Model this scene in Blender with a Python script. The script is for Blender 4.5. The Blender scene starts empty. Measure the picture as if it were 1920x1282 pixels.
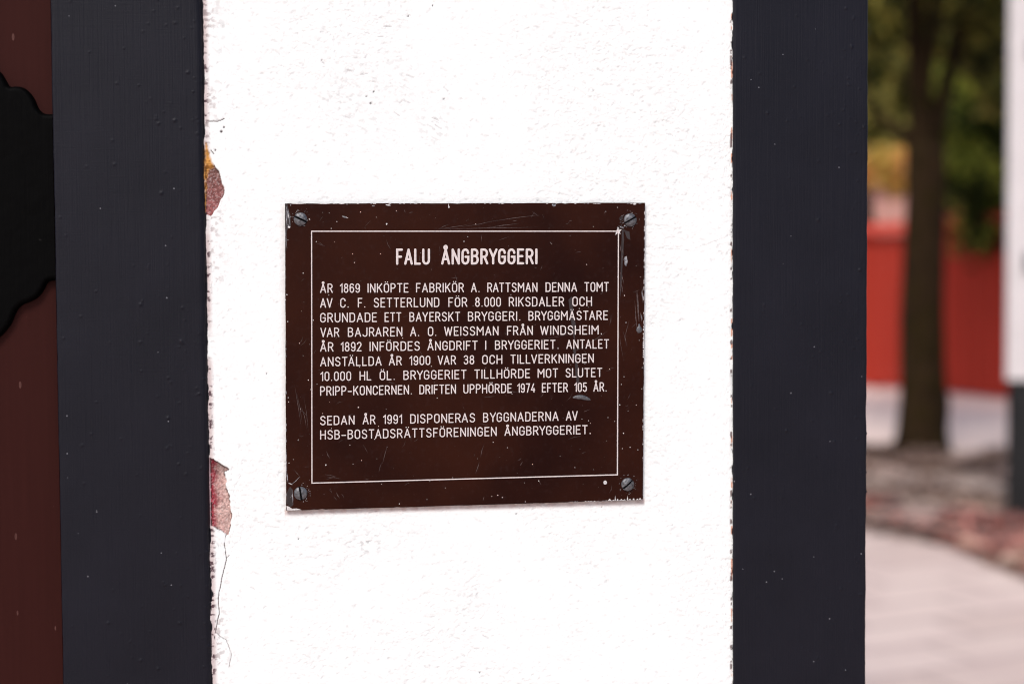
import bpy, math, random
import numpy as np
from mathutils import Vector, Matrix
R = math.radians
rng = np.random.default_rng(7); random.seed(7)
scene = bpy.context.scene
COL = scene.collection

# ------------------------------------------------------------------ camera, sky, sun, exposure
ZP = 1.563                                    # height of the plaque centre above the ground
YAW, PITCH, ROLL = 0.15699, 0.03944, -0.00604
F_PX = 1920 * 50 / 36                         # 50 mm lens on a 36 mm wide sensor, in photo pixels
CAM = np.array([-0.1485, -1.16943, ZP + 0.05691])
def cam_axes():
    cy, sy, cp, sp = math.cos(YAW), math.sin(YAW), math.cos(PITCH), math.sin(PITCH)
    f = np.array([sy*cp, cy*cp, -sp]); r = np.array([cy, -sy, 0.0]); u = np.cross(r, f)
    c, s = math.cos(ROLL), math.sin(ROLL)
    return f, c*r + s*u, -s*r + c*u
FW, RT, UP = cam_axes()
cd = bpy.data.cameras.new('camera'); cam = bpy.data.objects.new('camera', cd); COL.objects.link(cam)
cam.matrix_world = Matrix(((RT[0], UP[0], -FW[0], CAM[0]), (RT[1], UP[1], -FW[1], CAM[1]), (RT[2], UP[2], -FW[2], CAM[2]), (0, 0, 0, 1)))
cd.sensor_width = 36; cd.lens = 50; cd.clip_start = 0.05; cd.clip_end = 600
cd.dof.use_dof = True; cd.dof.focus_distance = 1.17; cd.dof.aperture_fstop = 2.8; cd.dof.aperture_blades = 9
scene.camera = cam

SUN_EL, SUN_DIR = R(47), Vector((-0.42, -0.80, 0)).normalized()
world = bpy.data.worlds.new('World'); scene.world = world; world.use_nodes = True
wn = world.node_tree; bg = wn.nodes['Background']; sky = wn.nodes.new('ShaderNodeTexSky')
sky.sky_type = 'NISHITA'; sky.sun_disc = False; sky.sun_elevation = SUN_EL
sky.sun_rotation = math.atan2(SUN_DIR.x, SUN_DIR.y); sky.dust_density = 2.6; sky.air_density = 1.0; sky.ozone_density = 1.0
wn.links.new(sky.outputs[0], bg.inputs[0]); bg.inputs[1].default_value = 0.10
sl = bpy.data.lights.new('sun', 'SUN'); so = bpy.data.objects.new('sun', sl); COL.objects.link(so)
sl.energy = 1.5; sl.angle = R(16); sl.color = (1.0, 0.965, 0.915)
sv = Vector((SUN_DIR.x*math.cos(SUN_EL), SUN_DIR.y*math.cos(SUN_EL), math.sin(SUN_EL)))
so.rotation_euler = (-sv).to_track_quat('-Z', 'Y').to_euler()
scene.view_settings.view_transform = 'Standard'; scene.view_settings.look = 'None'
scene.view_settings.exposure = 0.55; scene.view_settings.gamma = 1.0
scene.cycles.max_bounces = 8; scene.cycles.use_denoising = True; scene.cycles.filter_width = 1.05

# ------------------------------------------------------------------ measuring: photo pixel -> real point
def ray(px, py): return FW*F_PX + RT*(px-960) + UP*(641-py)
def on_wall(px, py, y=0.0):
    d = ray(px, py); t = (y-CAM[1])/d[1]; return CAM + d*t
def on_ground(px, py, z=0.0):
    d = ray(px, py); t = (z-CAM[2])/d[2]; return CAM + d*t
def at_depth(px, py, dist):
    d = ray(px, py); return CAM + d*(dist/(d@FW))

# ------------------------------------------------------------------ helpers
def srgb(r, g, b):
    f = lambda c: (c/255/12.92) if c/255 <= 0.04045 else ((c/255+0.055)/1.055)**2.4
    return (f(r), f(g), f(b), 1.0)
def link_obj(name, me, mat=None, parent=None):
    o = bpy.data.objects.new(name, me); COL.objects.link(o)
    for m in (mat if isinstance(mat, (list, tuple)) else [mat]):
        if m is not None: me.materials.append(m)
    if parent is not None: o.parent = parent
    return o
def tag(o, label=None, cat=None, group=None, kind=None):
    for k, v in (('label', label), ('category', cat), ('group', group), ('kind', kind)):
        if v: o[k] = v
    return o
def empty(name, loc=(0, 0, 0)):
    o = bpy.data.objects.new(name, None); COL.objects.link(o); o.location = loc; o.empty_display_size = 0.1
    return o
def pydata(name, verts, faces, mat=None, parent=None, smooth=False, midx=None):
    me = bpy.data.meshes.new(name); me.from_pydata([tuple(map(float, v)) for v in verts], [], [tuple(map(int, f)) for f in faces])
    if midx is not None: me.polygons.foreach_set('material_index', midx)
    if smooth: me.polygons.foreach_set('use_smooth', [True]*len(me.polygons))
    me.update(); return link_obj(name, me, mat, parent)
def grid_mesh(name, P, mat, parent, colour=None):
    """P: (rows, cols, 3) points -> one smooth quad sheet"""
    nr, nc = P.shape[:2]
    i = np.arange(nr*nc).reshape(nr, nc)
    q = np.stack([i[:-1, :-1], i[:-1, 1:], i[1:, 1:], i[1:, :-1]], -1).reshape(-1, 4)
    me = bpy.data.meshes.new(name)
    me.vertices.add(nr*nc); me.vertices.foreach_set('co', P.reshape(-1).astype(np.float32))
    me.loops.add(q.size); me.loops.foreach_set('vertex_index', q.reshape(-1).astype(np.int32))
    me.polygons.add(len(q)); me.polygons.foreach_set('loop_start', np.arange(0, q.size, 4, dtype=np.int32))
    me.polygons.foreach_set('use_smooth', np.ones(len(q), dtype=bool))
    me.update(calc_edges=True)
    if colour is not None:
        a = me.color_attributes.new('albedo', 'FLOAT_COLOR', 'POINT')
        c = np.ones((nr*nc, 4), np.float32); c[:, :3] = colour.reshape(-1, 3); a.data.foreach_set('color', c.reshape(-1))
    return link_obj(name, me, mat, parent)
class MB:
    def __init__(s): s.v = []; s.f = []; s.m = []
    def add(s, verts, faces, m=0):
        b = len(s.v); s.v += [tuple(map(float, p)) for p in verts]; s.f += [tuple(b+i for i in f) for f in faces]; s.m += [m]*len(faces)
    def box(s, a, b, m=0, bev=0.0):
        (x0, y0, z0), (x1, y1, z1) = a, b
        if bev <= 0:
            s.add([(x0,y0,z0),(x1,y0,z0),(x1,y1,z0),(x0,y1,z0),(x0,y0,z1),(x1,y0,z1),(x1,y1,z1),(x0,y1,z1)],
                  [(0,3,2,1),(4,5,6,7),(0,1,5,4),(1,2,6,5),(2,3,7,6),(3,0,4,7)], m)
        else:
            e = bev
            ring = [(x0+e,y0),(x1-e,y0),(x1,y0+e),(x1,y1-e),(x1-e,y1),(x0+e,y1),(x0,y1-e),(x0,y0+e)]
            v = [(x, y, z0) for x, y in ring] + [(x, y, z1) for x, y in ring]
            s.add(v, [(k, (k+1) % 8, 8+(k+1) % 8, 8+k) for k in range(8)] + [tuple(range(7, -1, -1)), tuple(range(8, 16))], m)
    def build(s, name, mat, parent=None, smooth=False): return pydata(name, s.v, s.f, mat, parent, smooth, s.m)
def box_rows(name, mat, parent, boxes, bev=0.0):
    m = MB()
    for a, b in boxes: m.box(a, b, 0, bev)
    return m.build(name, mat, parent)

# value noise on arbitrary coordinate arrays
def vnoise(u, v, seed=0, n=256):
    t = np.random.default_rng(seed).random((n, n))
    iu, iv = np.floor(u).astype(int), np.floor(v).astype(int); fu, fv = u-iu, v-iv
    fu = fu*fu*fu*(fu*(fu*6-15)+10); fv = fv*fv*fv*(fv*(fv*6-15)+10)
    a, b = t[iu % n, iv % n], t[(iu+1) % n, iv % n]; c, d = t[iu % n, (iv+1) % n], t[(iu+1) % n, (iv+1) % n]
    return (a*(1-fu)+b*fu)*(1-fv) + (c*(1-fu)+d*fu)*fv
def fbm(u, v, seed=0, oct=4):
    r = 0; a = 1; s = 0
    for k in range(oct): r = r + a*vnoise(u*2**k+17.3*k, v*2**k+5.1*k, seed+k); s += a; a *= 0.5
    return r/s
def sstep(a, b, x): t = np.clip((x-a)/(b-a), 0, 1); return t*t*(3-2*t)
def in_poly(x, z, poly):
    """signed distance (positive inside) of points to a polygon"""
    inside = np.zeros(x.shape, bool); dist = np.full(x.shape, 1e9)
    n = len(poly)
    for i in range(n):
        x0, z0 = poly[i]; x1, z1 = poly[(i+1) % n]
        c = ((z0 > z) != (z1 > z)) & (x < (x1-x0)*(z-z0)/((z1-z0) if z1 != z0 else 1e-9)+x0); inside ^= c
        dx, dz = x1-x0, z1-z0; t = np.clip(((x-x0)*dx+(z-z0)*dz)/(dx*dx+dz*dz+1e-12), 0, 1)
        dist = np.minimum(dist, np.hypot(x-x0-t*dx, z-z0-t*dz))
    return np.where(inside, dist, -dist)
def line_dist(x, z, pts):
    d = np.full(x.shape, 1e9)
    for (x0, z0), (x1, z1) in zip(pts[:-1], pts[1:]):
        dx, dz = x1-x0, z1-z0; t = np.clip(((x-x0)*dx+(z-z0)*dz)/(dx*dx+dz*dz+1e-12), 0, 1)
        d = np.minimum(d, np.hypot(x-x0-t*dx, z-z0-t*dz))
    return d
def wall2(pts, y=0.0): return [(lambda p: (p[0], p[2]))(on_wall(a, b, y)) for a, b in pts]

# ------------------------------------------------------------------ materials
class NT:
    def __init__(s, name):
        s.mat = bpy.data.materials.new(name); s.mat.use_nodes = True; s.t = s.mat.node_tree; s.b = s.t.nodes['Principled BSDF']
    def n(s, typ, ins={}, **kw):
        x = s.t.nodes.new('ShaderNode'+typ)
        for k, v in kw.items(): setattr(x, k, v)
        for k, v in ins.items(): s.put(x.inputs[k], v)
        return x
    def put(s, sock, v):
        if isinstance(v, bpy.types.NodeSocket): s.t.links.new(v, sock)
        else: sock.default_value = v
    def set(s, **kw):
        for k, v in kw.items(): s.put(s.b.inputs[k.replace('_', ' ')], v)
    def coord(s, scale=(1, 1, 1), kind='Object', rot=(0, 0, 0)):
        c = s.n('TexCoord'); m = s.n('Mapping', {'Scale': scale, 'Rotation': rot}); s.t.links.new(c.outputs[kind], m.inputs['Vector']); return m.outputs[0]
    def noise(s, vec, scale, detail=4, rough=0.55): return s.n('TexNoise', {'Vector': vec, 'Scale': scale, 'Detail': detail, 'Roughness': rough}).outputs[0]
    def ramp(s, fac, stops):
        r = s.n('ValToRGB', {'Fac': fac}); e = r.color_ramp.elements
        while len(e) < len(stops): e.new(0.5)
        for el, (p, c) in zip(e, stops): el.position = p; el.color = c if len(c) == 4 else (*c, 1)
        return r.outputs[0]
    def mix(s, fac, a, b):
        m = s.n('Mix', {'Factor': fac}, data_type='RGBA'); s.put(m.inputs[6], a); s.put(m.inputs[7], b); return m.outputs[2]
    def math(s, op, a, b=0.0): return s.n('Math', {0: a, 1: b}, operation=op).outputs[0]
    def bump(s, h, strength=0.3, dist=0.001, prev=None):
        b = s.n('Bump', {'Height': h, 'Strength': strength, 'Distance': dist})
        if prev is not None: s.put(b.inputs['Normal'], prev)
        return b.outputs[0]
def simple(name, col, rough=0.6, scale=20, var=0.25, bump=0.2, spec=0.4, metal=0.0):
    t = NT(name); v = t.coord(); n = t.noise(v, scale)
    lo = tuple(c*(1-var) for c in col[:3]); hi = tuple(min(1, c*(1+var)) for c in col[:3])
    t.set(Base_Color=t.ramp(n, [(0.3, lo), (0.7, hi)]), Roughness=rough, Metallic=metal, Normal=t.bump(n, bump, 0.01))
    t.b.inputs['Specular IOR Level'].default_value = spec
    return t.mat

# plaster: painted coat, its colour (chips, stains) carried by the sheet
t = NT('white_lime_plaster'); a = t.n('VertexColor', layer_name='albedo').outputs[0]; v = t.coord()
n1 = t.noise(v, 900, 3); n2 = t.noise(v, 260, 3)
t.set(Base_Color=a, Roughness=0.9, Normal=t.bump(n1, 0.35, 0.0004, t.bump(n2, 0.4, 0.0008)))
t.b.inputs['Specular IOR Level'].default_value = 0.1; M_PLASTER = t.mat
t = NT('plain_white_plaster'); v = t.coord(); n2 = t.noise(v, 60, 5)
t.set(Base_Color=t.ramp(n2, [(0.3, (.78, .77, .76)), (0.7, (.86, .85, .84))]), Roughness=0.9, Normal=t.bump(n2, 0.4, 0.004)); M_PLAIN = t.mat

# blue-black gloss paint on timber: vertical brush lines, a fine weave, dust specks
t = NT('blue_black_timber_paint')
vb = t.coord((1, 1, 0.02)); brush = t.noise(vb, 700, 3); vh = t.coord((0.05, 1, 1)); weave = t.noise(vh, 900, 2); v = t.coord(); big = t.noise(v, 14, 4)
sp = t.n('TexVoronoi', {'Vector': v, 'Scale': 140.0}); sel = t.math('LESS_THAN', sp.outputs['Distance'], 0.085)
rare = t.math('GREATER_THAN', t.n('SeparateColor', {0: sp.outputs['Color']}).outputs[0], 0.90); dust = t.math('MULTIPLY', sel, rare)
base = t.ramp(big, [(0.3, (.0046, .0046, .0092)), (0.7, (.0070, .0069, .0128))])
t.set(Base_Color=t.mix(dust, base, (.16, .16, .18, 1)), Roughness=t.math('MULTIPLY_ADD', big, 0.25) , Normal=t.bump(brush, 0.60, 0.0005, t.bump(weave, 0.28, 0.0004, t.bump(big, 0.15, 0.004))))
t.b.inputs['Roughness'].default_value = 0.5
for l in list(t.t.links):
    if l.to_socket == t.b.inputs['Roughness']: t.t.links.remove(l)
t.b.inputs['Specular IOR Level'].default_value = 0.20; M_POST = t.mat

# oxblood painted door boards with pale specks
t = NT('oxblood_door_paint'); v = t.coord(); vs = t.coord((1, 1, 0.35)); g = t.noise(t.coord((1, 1, 0.03)), 260, 4)
sp = t.n('TexVoronoi', {'Vector': vs, 'Scale': 170.0}); sel = t.math('LESS_THAN', sp.outputs['Distance'], 0.17)
rare = t.math('GREATER_THAN', t.n('SeparateColor', {0: sp.outputs['Color']}).outputs[0], 0.86)
soft = t.noise(v, 60, 5)
fac = t.math('MULTIPLY', t.math('MULTIPLY', sel, rare), t.math('MULTIPLY', soft, 0.75))
base = t.ramp(g, [(0.3, (.029, .0070, .0058)), (0.7, (.033, .0082, .0068))])
t.set(Base_Color=t.mix(fac, base, (.16, .08, .07, 1)), Roughness=0.55, Normal=t.bump(g, 0.06, 0.0006))
t.b.inputs['Specular IOR Level'].default_value = 0.06; M_DOOR = t.mat
# black iron
t = NT('black_wrought_iron'); g = t.noise(t.coord((1, 1, 0.04)), 420, 4); s2 = t.noise(t.coord(), 160, 4)
t.set(Base_Color=t.ramp(s2, [(0.72, (.0009, .0008, .0009)), (0.80, (.02, .018, .018))]), Roughness=0.62, Normal=t.bump(g, 0.35, 0.0008))
t.b.inputs['Specular IOR Level'].default_value = 0.045; M_IRON = t.mat

# brown enamelled plate: slow random variation in the brown, hairline wear
t = NT('brown_enamel_plate'); v = t.coord(); n1 = t.noise(v, 9, 3); n2 = t.noise(v, 240, 4)
scr = t.noise(t.coord((40, 1, 400), rot=(0, R(24), 0)), 1.0, 2)
base = t.ramp(n1, [(0.32, (.0125, .0020, .0010)), (0.68, (.0300, .0066, .0026))])
base = t.mix(t.ramp(n2, [(0.55, (0, 0, 0)), (0.85, (.22, .22, .22))]), base, (.05, .03, .03, 1))
t.set(Base_Color=base, Roughness=t.math('MULTIPLY_ADD', n2, 0.2), Normal=t.bump(n1, 0.10, 0.010))
for l in list(t.t.links):
    if l.to_socket == t.b.inputs['Roughness']: t.t.links.remove(l)
t.b.inputs['Roughness'].default_value = 0.34; t.b.inputs['Specular IOR Level'].default_value = 0.09; M_PLATE = t.mat
t = NT('cream_engraving_paint'); n2 = t.noise(t.coord(), 700, 3)
t.set(Base_Color=t.ramp(n2, [(0.3, (.56, .49, .48)), (0.6, (.67, .595, .585))]), Roughness=0.7); M_LETTER = t.mat
t = NT('bare_pale_metal'); n2 = t.noise(t.coord(), 900, 3)
t.set(Base_Color=t.ramp(n2, [(0.35, (.12, .12, .14)), (0.7, (.46, .45, .47))]), Roughness=0.45, Metallic=0.3, Normal=t.bump(n2, 0.6, 0.0006)); M_BARE = t.mat
t = NT('white_flaked_coat'); n2 = t.noise(t.coord(), 700, 3)
t.set(Base_Color=t.ramp(n2, [(0.3, (.42, .39, .39)), (0.6, (.66, .63, .63))]), Roughness=0.8); M_FLAKE = t.mat
t = NT('dull_scratch'); n2 = t.noise(t.coord(), 600, 3)
t.set(Base_Color=t.ramp(n2, [(0.35, (.03, .017, .016)), (0.75, (.13, .085, .08))]), Roughness=0.5); M_SCR = t.mat
t = NT('grey_smear'); n2 = t.noise(t.coord((1, 1, .25)), 300, 4)
t.set(Base_Color=t.ramp(n2, [(0.35, (.013, .0055, .0055)), (0.75, (.036, .025, .027))]), Roughness=0.42); M_SMEAR = t.mat
t = NT('weathered_zinc_screw'); n2 = t.noise(t.coord(), 500, 5)
t.set(Base_Color=t.ramp(n2, [(0.3, (.055, .055, .060)), (0.7, (.20, .20, .215))]), Roughness=0.42, Metallic=0.6, Normal=t.bump(n2, 0.5, 0.0006)); M_SCREW = t.mat

M_SLOT = simple('dark_slot', (.008, .008, .009), 0.9, 300, 0.3, 0.2, 0.05)  # near-black colour on the slot faces so the slot reads

# background materials
t = NT('pinkish_concrete_paving'); v = t.coord(rot=(0, 0, R(-16)))
br = t.n('TexBrick', {'Vector': v, 'Color1': (.80, .64, .57, 1), 'Color2': (.66, .51, .45, 1), 'Mortar': (.50, .375, .34, 1), 'Scale': 1.0, 'Mortar Size': 0.02, 'Brick Width': 0.7, 'Row Height': 0.35})
n2 = t.noise(v, 3, 6)
t.set(Base_Color=t.mix(t.ramp(n2, [(0.42, (0, 0, 0)), (0.75, (.6, .6, .6))]), br.outputs[0], (.60, .45, .41, 1)), Roughness=0.85); M_PAVE = t.mat
M_FARPAVE = simple('pale_gravel_forecourt', (.90, .68, .60), 0.9, 6, 0.15, 0.1, 0.2)
M_GROUND = simple('trodden_earth', (.30, .23, .20), 0.95, 5, 0.25, 0.2, 0.1)
M_TAN = simple('sandy_gravel_strip', (.50, .385, .325), 0.95, 8, 0.25, 0.2, 0.1)
M_SOIL = simple('bark_and_soil', (.44, .31, .26), 0.95, 12, 0.45, 0.3, 0.1)
M_BED = simple('red_brown_mulch', (.46, .31, .265), 0.95, 2.2, 0.35, 0.3, 0.1)
M_RED = simple('falu_red_boards', (.38, .036, .021), 0.85, 30, 0.2, 0.1, 0.15)
M_REDCAP = simple('lit_tone_red_capping', (.60, .075, .05), 0.7, 30, 0.15, 0.1, 0.2)  # fence red lightened: the lit look of the top is put into the colour
M_WHITE = simple('white_house_render', (.64, .60, .605), 0.85, 12, 0.05, 0.1, 0.2)
M_PLINTH = simple('charcoal_plinth', (.010, .010, .011), 0.7, 12, 0.4, 0.2, 0.3)
M_GREY = simple('grey_metal_bracket', (.16, .16, .17), 0.6, 30, 0.2, 0.1, 0.3)
M_SALMON = simple('salmon_render', (.80, .42, .35), 0.9, 4, 0.1, 0.05, 0.1)
M_TILE = simple('clay_roof_tiles', (.30, .09, .05), 0.85, 8, 0.3, 0.1, 0.1)
t = NT('mossy_bark'); g = t.noise(t.coord((1, 1, 0.2)), 22, 6); m = t.noise(t.coord(), 5, 4)
bark = t.ramp(g, [(0.3, (.009, .0052, .0028)), (0.7, (.045, .026, .0130))])
t.set(Base_Color=t.mix(t.ramp(m, [(0.45, (0, 0, 0)), (0.65, (.7, .7, .7))]), bark, (.024, .017, .004, 1)), Roughness=0.95, Normal=t.bump(g, 0.8, 0.03)); t.b.inputs['Specular IOR Level'].default_value = 0.08; M_BARK = t.mat
def leafmat(name, stops, trans=0.25):
    t = NT(name); n = t.noise(t.coord(), 2.0, 3); n3 = t.n('NewGeometry').outputs['Random Per Island']
    f = t.math('ADD', t.math('MULTIPLY_ADD', t.math('SUBTRACT', n, 0.5), 1.7), t.math('MULTIPLY', t.math('SUBTRACT', n3, 0.5), 0.4))
    c = t.ramp(f, stops); t.set(Base_Color=c, Roughness=0.6)
    t.b.inputs['Specular IOR Level'].default_value = 0.2
    tr = t.n('BsdfTranslucent', {'Color': c}); mx = t.n('MixShader', {0: trans, 1: t.b.outputs[0], 2: tr.outputs[0]})
    t.t.links.new(mx.outputs[0], t.t.nodes['Material Output'].inputs['Surface']); return t.mat
M_LEAF = leafmat('dark_tree_leaves', [(0.2, (.010, .013, .003)), (0.5, (.055, .062, .010)), (0.75, (.42, .36, .08))], 0.35)  # pale top stop paints sunlit highlights into random leaf clumps
M_OLIVE = leafmat('olive_hedge_leaves', [(0.25, (.045, .042, .010)), (0.55, (.15, .15, .028)), (0.75, (.60, .50, .14))], 0.35)  # sunlit highlights put into the pale end of the olive ramp
M_GREEN = leafmat('green_shrub_leaves', [(0.2, (.008, .014, .004)), (0.5, (.060, .085, .012)), (0.74, (.55, .58, .09))], 0.35)  # bright last stop stands in for sunlit leaf tips
M_AUTUMN = leafmat('yellow_autumn_leaves', [(0.25, (.50, .40, .08)), (0.55, (.85, .56, .16)), (0.85, (.90, .52, .26))], 0.35)
M_LITTER = leafmat('fallen_red_leaves', [(0.2, (.17, .12, .115)), (0.42, (.42, .20, .17)), (0.6, (.55, .20, .16)), (0.8, (.66, .46, .36))], 0.1)
M_GRASS = leafmat('thin_dry_grass', [(0.25, (.15, .10, .085)), (0.6, (.33, .22, .175)), (0.9, (.52, .36, .28))], 0.2)

# ------------------------------------------------------------------ the half-timbered building
YF = -0.003                                                    # face of the posts, just proud of the plaster
PXL, PXR = on_wall(388.5, 641)[0], on_wall(1375.5, 641)[0]     # plaster panel between the posts
LX0, LX1 = on_wall(106.5, 641, YF)[0], on_wall(388.0, 641, YF)[0]
RX0, RX1 = on_wall(1376.0, 641, YF)[0], on_wall(1627.0, 641, YF)[0]
ZA, ZB = 1.22, 1.90                                            # stretch of the wall finely modelled
house = tag(empty('half_timbered_building', ((PXL+PXR)/2, 0.1, 0)), 'white plastered building with blue-black timber posts carrying the brown plaque', 'building')
def hpar(o): o.parent = house; o.matrix_parent_inverse = Matrix.Translation(house.location).inverted(); return o
def steps(*segs):
    out = [segs[0][0]]
    for a, b, d in segs: out += list(np.linspace(a, b, max(1, round((b-a)/d))+1)[1:])
    return np.array(out)

# --- plaster panel
xs = steps((PXL-0.004, PXL+0.026, 0.00042), (PXL+0.026, PXR-0.010, 0.0008), (PXR-0.010, PXR+0.004, 0.00042))
zs = steps((0.0, ZA, 0.02), (ZA, ZB, 0.0007), (ZB, 2.7, 0.02))
X, Z = np.meshgrid(xs, zs)
# roughness: worn brushed coat, soft lumps and small torn ridges running down to the right
ca, sa = math.cos(R(-32)), math.sin(R(-32)); U, W = X*ca+Z*sa, -X*sa+Z*ca
h = 0.00055*(fbm(U*55, W*85, 3, 3)-0.5) + 0.00042*(fbm(U*210, W*330, 9, 3)-0.5)
zone = sstep(0.45, 0.70, fbm(X*9, Z*9, 31, 3))                 # rougher areas and smoother ones
ridge = 1-np.abs(2*fbm(U*160, W*300, 21, 2)-1)
h = h*(0.55+0.8*zone) - 0.00036*sstep(0.92, 0.998, ridge)*(0.25+zone)
pit = fbm(U*300, W*420, 55, 2); pits = sstep(0.76, 0.88, pit+0.05*zone); h = h - 0.0003*pits
h = h - 0.0006*(fbm(X*14, Z*14, 77, 2)-0.5)
white = np.array([.832, .852, .852]); C = np.ones(X.shape+(3,))*white
def paint(mask, col):
    global C
    C = C*(1-mask[..., None]) + np.asarray(col)*mask[..., None]
mot = fbm(X*220, Z*220, 41, 3)
paint(pits*0.18, (.42, .41, .41))
# greyed, dusty scuffs (photo pixel: centre, radius, strength)
for px, py, r, s in ((640, 190, 40, .5), (770, 150, 34, .35), (815, 235, 36, .45), (700, 140, 60, .3), (418, 20, 14, .55), (416, 50, 10, .55), (690, 1018, 22, .75), (655, 1016, 9, .7),
                     (415, 85, 20, .4), (1040, 10, 25, .3), (1230, 430, 30, .15), (880, 1130, 30, .3), (760, 1030, 24, .2), (690, 240, 40, .3)):
    cx, _, cz = on_wall(px, py); k = r*0.000445
    m = np.exp(-(((X-cx)**2+(Z-cz)**2)/(k*k)))*s*.55
    paint(m*sstep(0.60, 0.74, fbm(U*260, W*480, int(px), 2)), (.16, .155, .16))
# hairline cracks and torn marks
def crack(pts, w, depth=0.0007, col=(.10, .07, .07), s=1.0):
    global h
    p = wall2(pts); d = line_dist(X+0.0007*(fbm(X*300, Z*300, 5, 2)-0.5), Z+0.0012*(fbm(X*300, Z*300, 8, 2)-0.5), p)
    m = sstep(w, w*0.35, d)*s*sstep(0.25, 0.5, fbm(X*180, Z*180, 15, 2)+0.15); h = h - depth*m; paint(m, col)
crack([(386, 226), (400, 227), (408, 229), (414, 226), (421, 223)], 0.00055)
crack([(424, 1003), (421, 1020), (425, 1048), (417, 1078), (409, 1120), (411, 1150), (404, 1185)], 0.00045)
crack([(425, 1046), (430, 1042)], 0.0004)
crack([(404, 1185), (425, 1200), (434, 1225), (430, 1250)], 0.0004, s=0.7)
crack([(396, 281), (401, 289)], 0.0005); crack([(1215, 462), (1290, 470), (1372, 440)], 0.0003, 0.0003, (.45, .44, .44), 0.5)
for a, b, c, d in ((600, 61, 606, 60), (603, 113, 609, 120), (683, 60, 692, 64), (708, 70, 718, 68), (719, 50, 735, 51), (762, 141, 776, 146), (810, 221, 822, 226), (816, 234, 828, 242),
                   (676, 141, 690, 139), (652, 131, 660, 134), (757, 188, 768, 194), (740, 211, 748, 217), (765, 29, 770, 31), (692, 961, 706, 958), (650, 1018, 660, 1015), (686, 1015, 698, 1013),
                   (840, 172, 832, 163), (470, 1100, 478, 1104), (905, 1190, 916, 1196), (1250, 250, 1262, 255), (1120, 130, 1130, 134)):
    crack([(a, b), (c, d)], 0.00055, 0.0006, (.42, .41, .42), 0.6)
for px, py, r in ((420, 239, 1.6), (415, 247, 2.2), (404, 282, 1.5), (832, 186, 1.3), (695, 194, 1.8), (701, 172, 1.4), (687, 181, 1.2), (811, 11, 1.2), (765, 31, 1.3), (1005, 880, 1.2), (560, 1010, 1), (968, 963, 1.2), (1275, 600, 1), (1128, 950, 1.1), (900, 1260, 1.3), (500, 700, 1)):
    cx, _, cz = on_wall(px, py); m = sstep(1.5, .6, np.hypot(X-cx, Z-cz)/(r*0.000445)); paint(m, (.07, .055, .06)); h = h - 0.0006*m
# where the plaster meets the left post: dirty pink rim with black paint caught on it
dl = X-PXL; rag = fbm(X*230, Z*110, 61, 5); rag2 = fbm(X*300, Z*420, 67, 3)
rim = sstep(0.0055, 0.0015, dl)*sstep(0.36, 0.56, fbm(X*40, Z*36, 63, 3)+0.12)
paint(rim*0.75, (.52, .40, .40)); paint(rim*sstep(0.58, 0.66, rag2), (.10, .06, .07))
wide = sstep(0.020, 0.003, dl)*sstep(0.50, 0.62, fbm(X*60, Z*22, 65, 3)); paint(wide*sstep(0.52, 0.68, rag2)*0.7, (.42, .36, .36))
lower = sstep(1.60, 1.30, Z)
edge = 0.0002+0.0046*(rag-0.46)*(0.6+0.7*lower); paint(sstep(0.0003, -0.0003, dl-edge), (.012, .012, .016))
# bare patches where the coat has come away beside the left post
chip1 = wall2([(386, 312), (402, 311), (411, 321), (416, 338), (417, 345), (421, 352), (420, 366), (414, 376), (410, 386), (402, 398), (396, 405), (386, 403)])
chip2 = wall2([(388, 858), (400, 860), (408, 867), (418, 872), (429, 880), (421, 884), (424, 897), (425, 915), (430, 930), (431, 945), (434, 965), (433, 985), (428, 1003), (420, 998), (410, 992), (400, 987), (388, 985)])
ochre = wall2([(384, 266), (388, 268), (391, 284), (397, 300), (402, 313), (395, 315), (388, 326), (387, 372), (384, 400), (383, 330)])
wob = 0.0018*(fbm(X*330, Z*330, 71, 3)-0.5)
s1, s2, s3 = in_poly(X, Z, chip1)+wob, in_poly(X, Z, chip2)+wob, in_poly(X, Z, ochre)+wob
m1, m2, m3 = sstep(-.0002, .0003, s1), sstep(-.0002, .0003, s2), sstep(-.0010, .0012, s3+.0016*(fbm(X*300, Z*200, 95, 3)-.5))
fib = fbm(X*620, Z*900, 81, 3); fine = fbm(X*1100, Z*1100, 83, 2)
zc1 = (Z-on_wall(400, 400)[2])/0.04
c1 = np.array([.155, .085, .078])[None, None]*(1-zc1[..., None].clip(0, 1)) * 0 + (np.array([.27, .095, .095])*(1-zc1.clip(0, 1))[..., None] + np.array([.13, .072, .062])*zc1.clip(0, 1)[..., None])
c1 = c1*(0.35+1.4*fib[..., None]) + 0.16*sstep(.60, .72, fine)[..., None]
xr = ((X-PXL)/0.017).clip(0, 1)+0.5*(fbm(X*150, Z*100, 87, 3)-0.5)
c2 = np.array([.26, .030, .045])*(1-sstep(.15, .62, xr))[..., None] + np.array([.50, .33, .30])*sstep(.15, .62, xr)[..., None]
c2 = c2*(0.35+1.3*fib[..., None]) + 0.16*sstep(.60, .74, fine)[..., None]
ctop = sstep(on_wall(400, 900)[2], on_wall(400, 872)[2], Z)[..., None]; c2 = c2*(1-0.45*ctop)
C = C*(1-m1[..., None])+c1.clip(0, .8)*m1[..., None]; C = C*(1-m2[..., None])+c2.clip(0, .8)*m2[..., None]
h = h*(1-0.5*np.maximum(m1, m2)) - 0.0019*np.maximum(m1, m2) + 0.0011*(fib-.5)*np.maximum(m1, m2)
C = C*(1-m3[..., None]) + (np.array([.54, .26, .07])*(0.35+1.25*fib[..., None])).clip(0, .9)*m3[..., None]; h = h - 0.0008*m3 + .0008*(fib-.5)*m3
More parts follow.
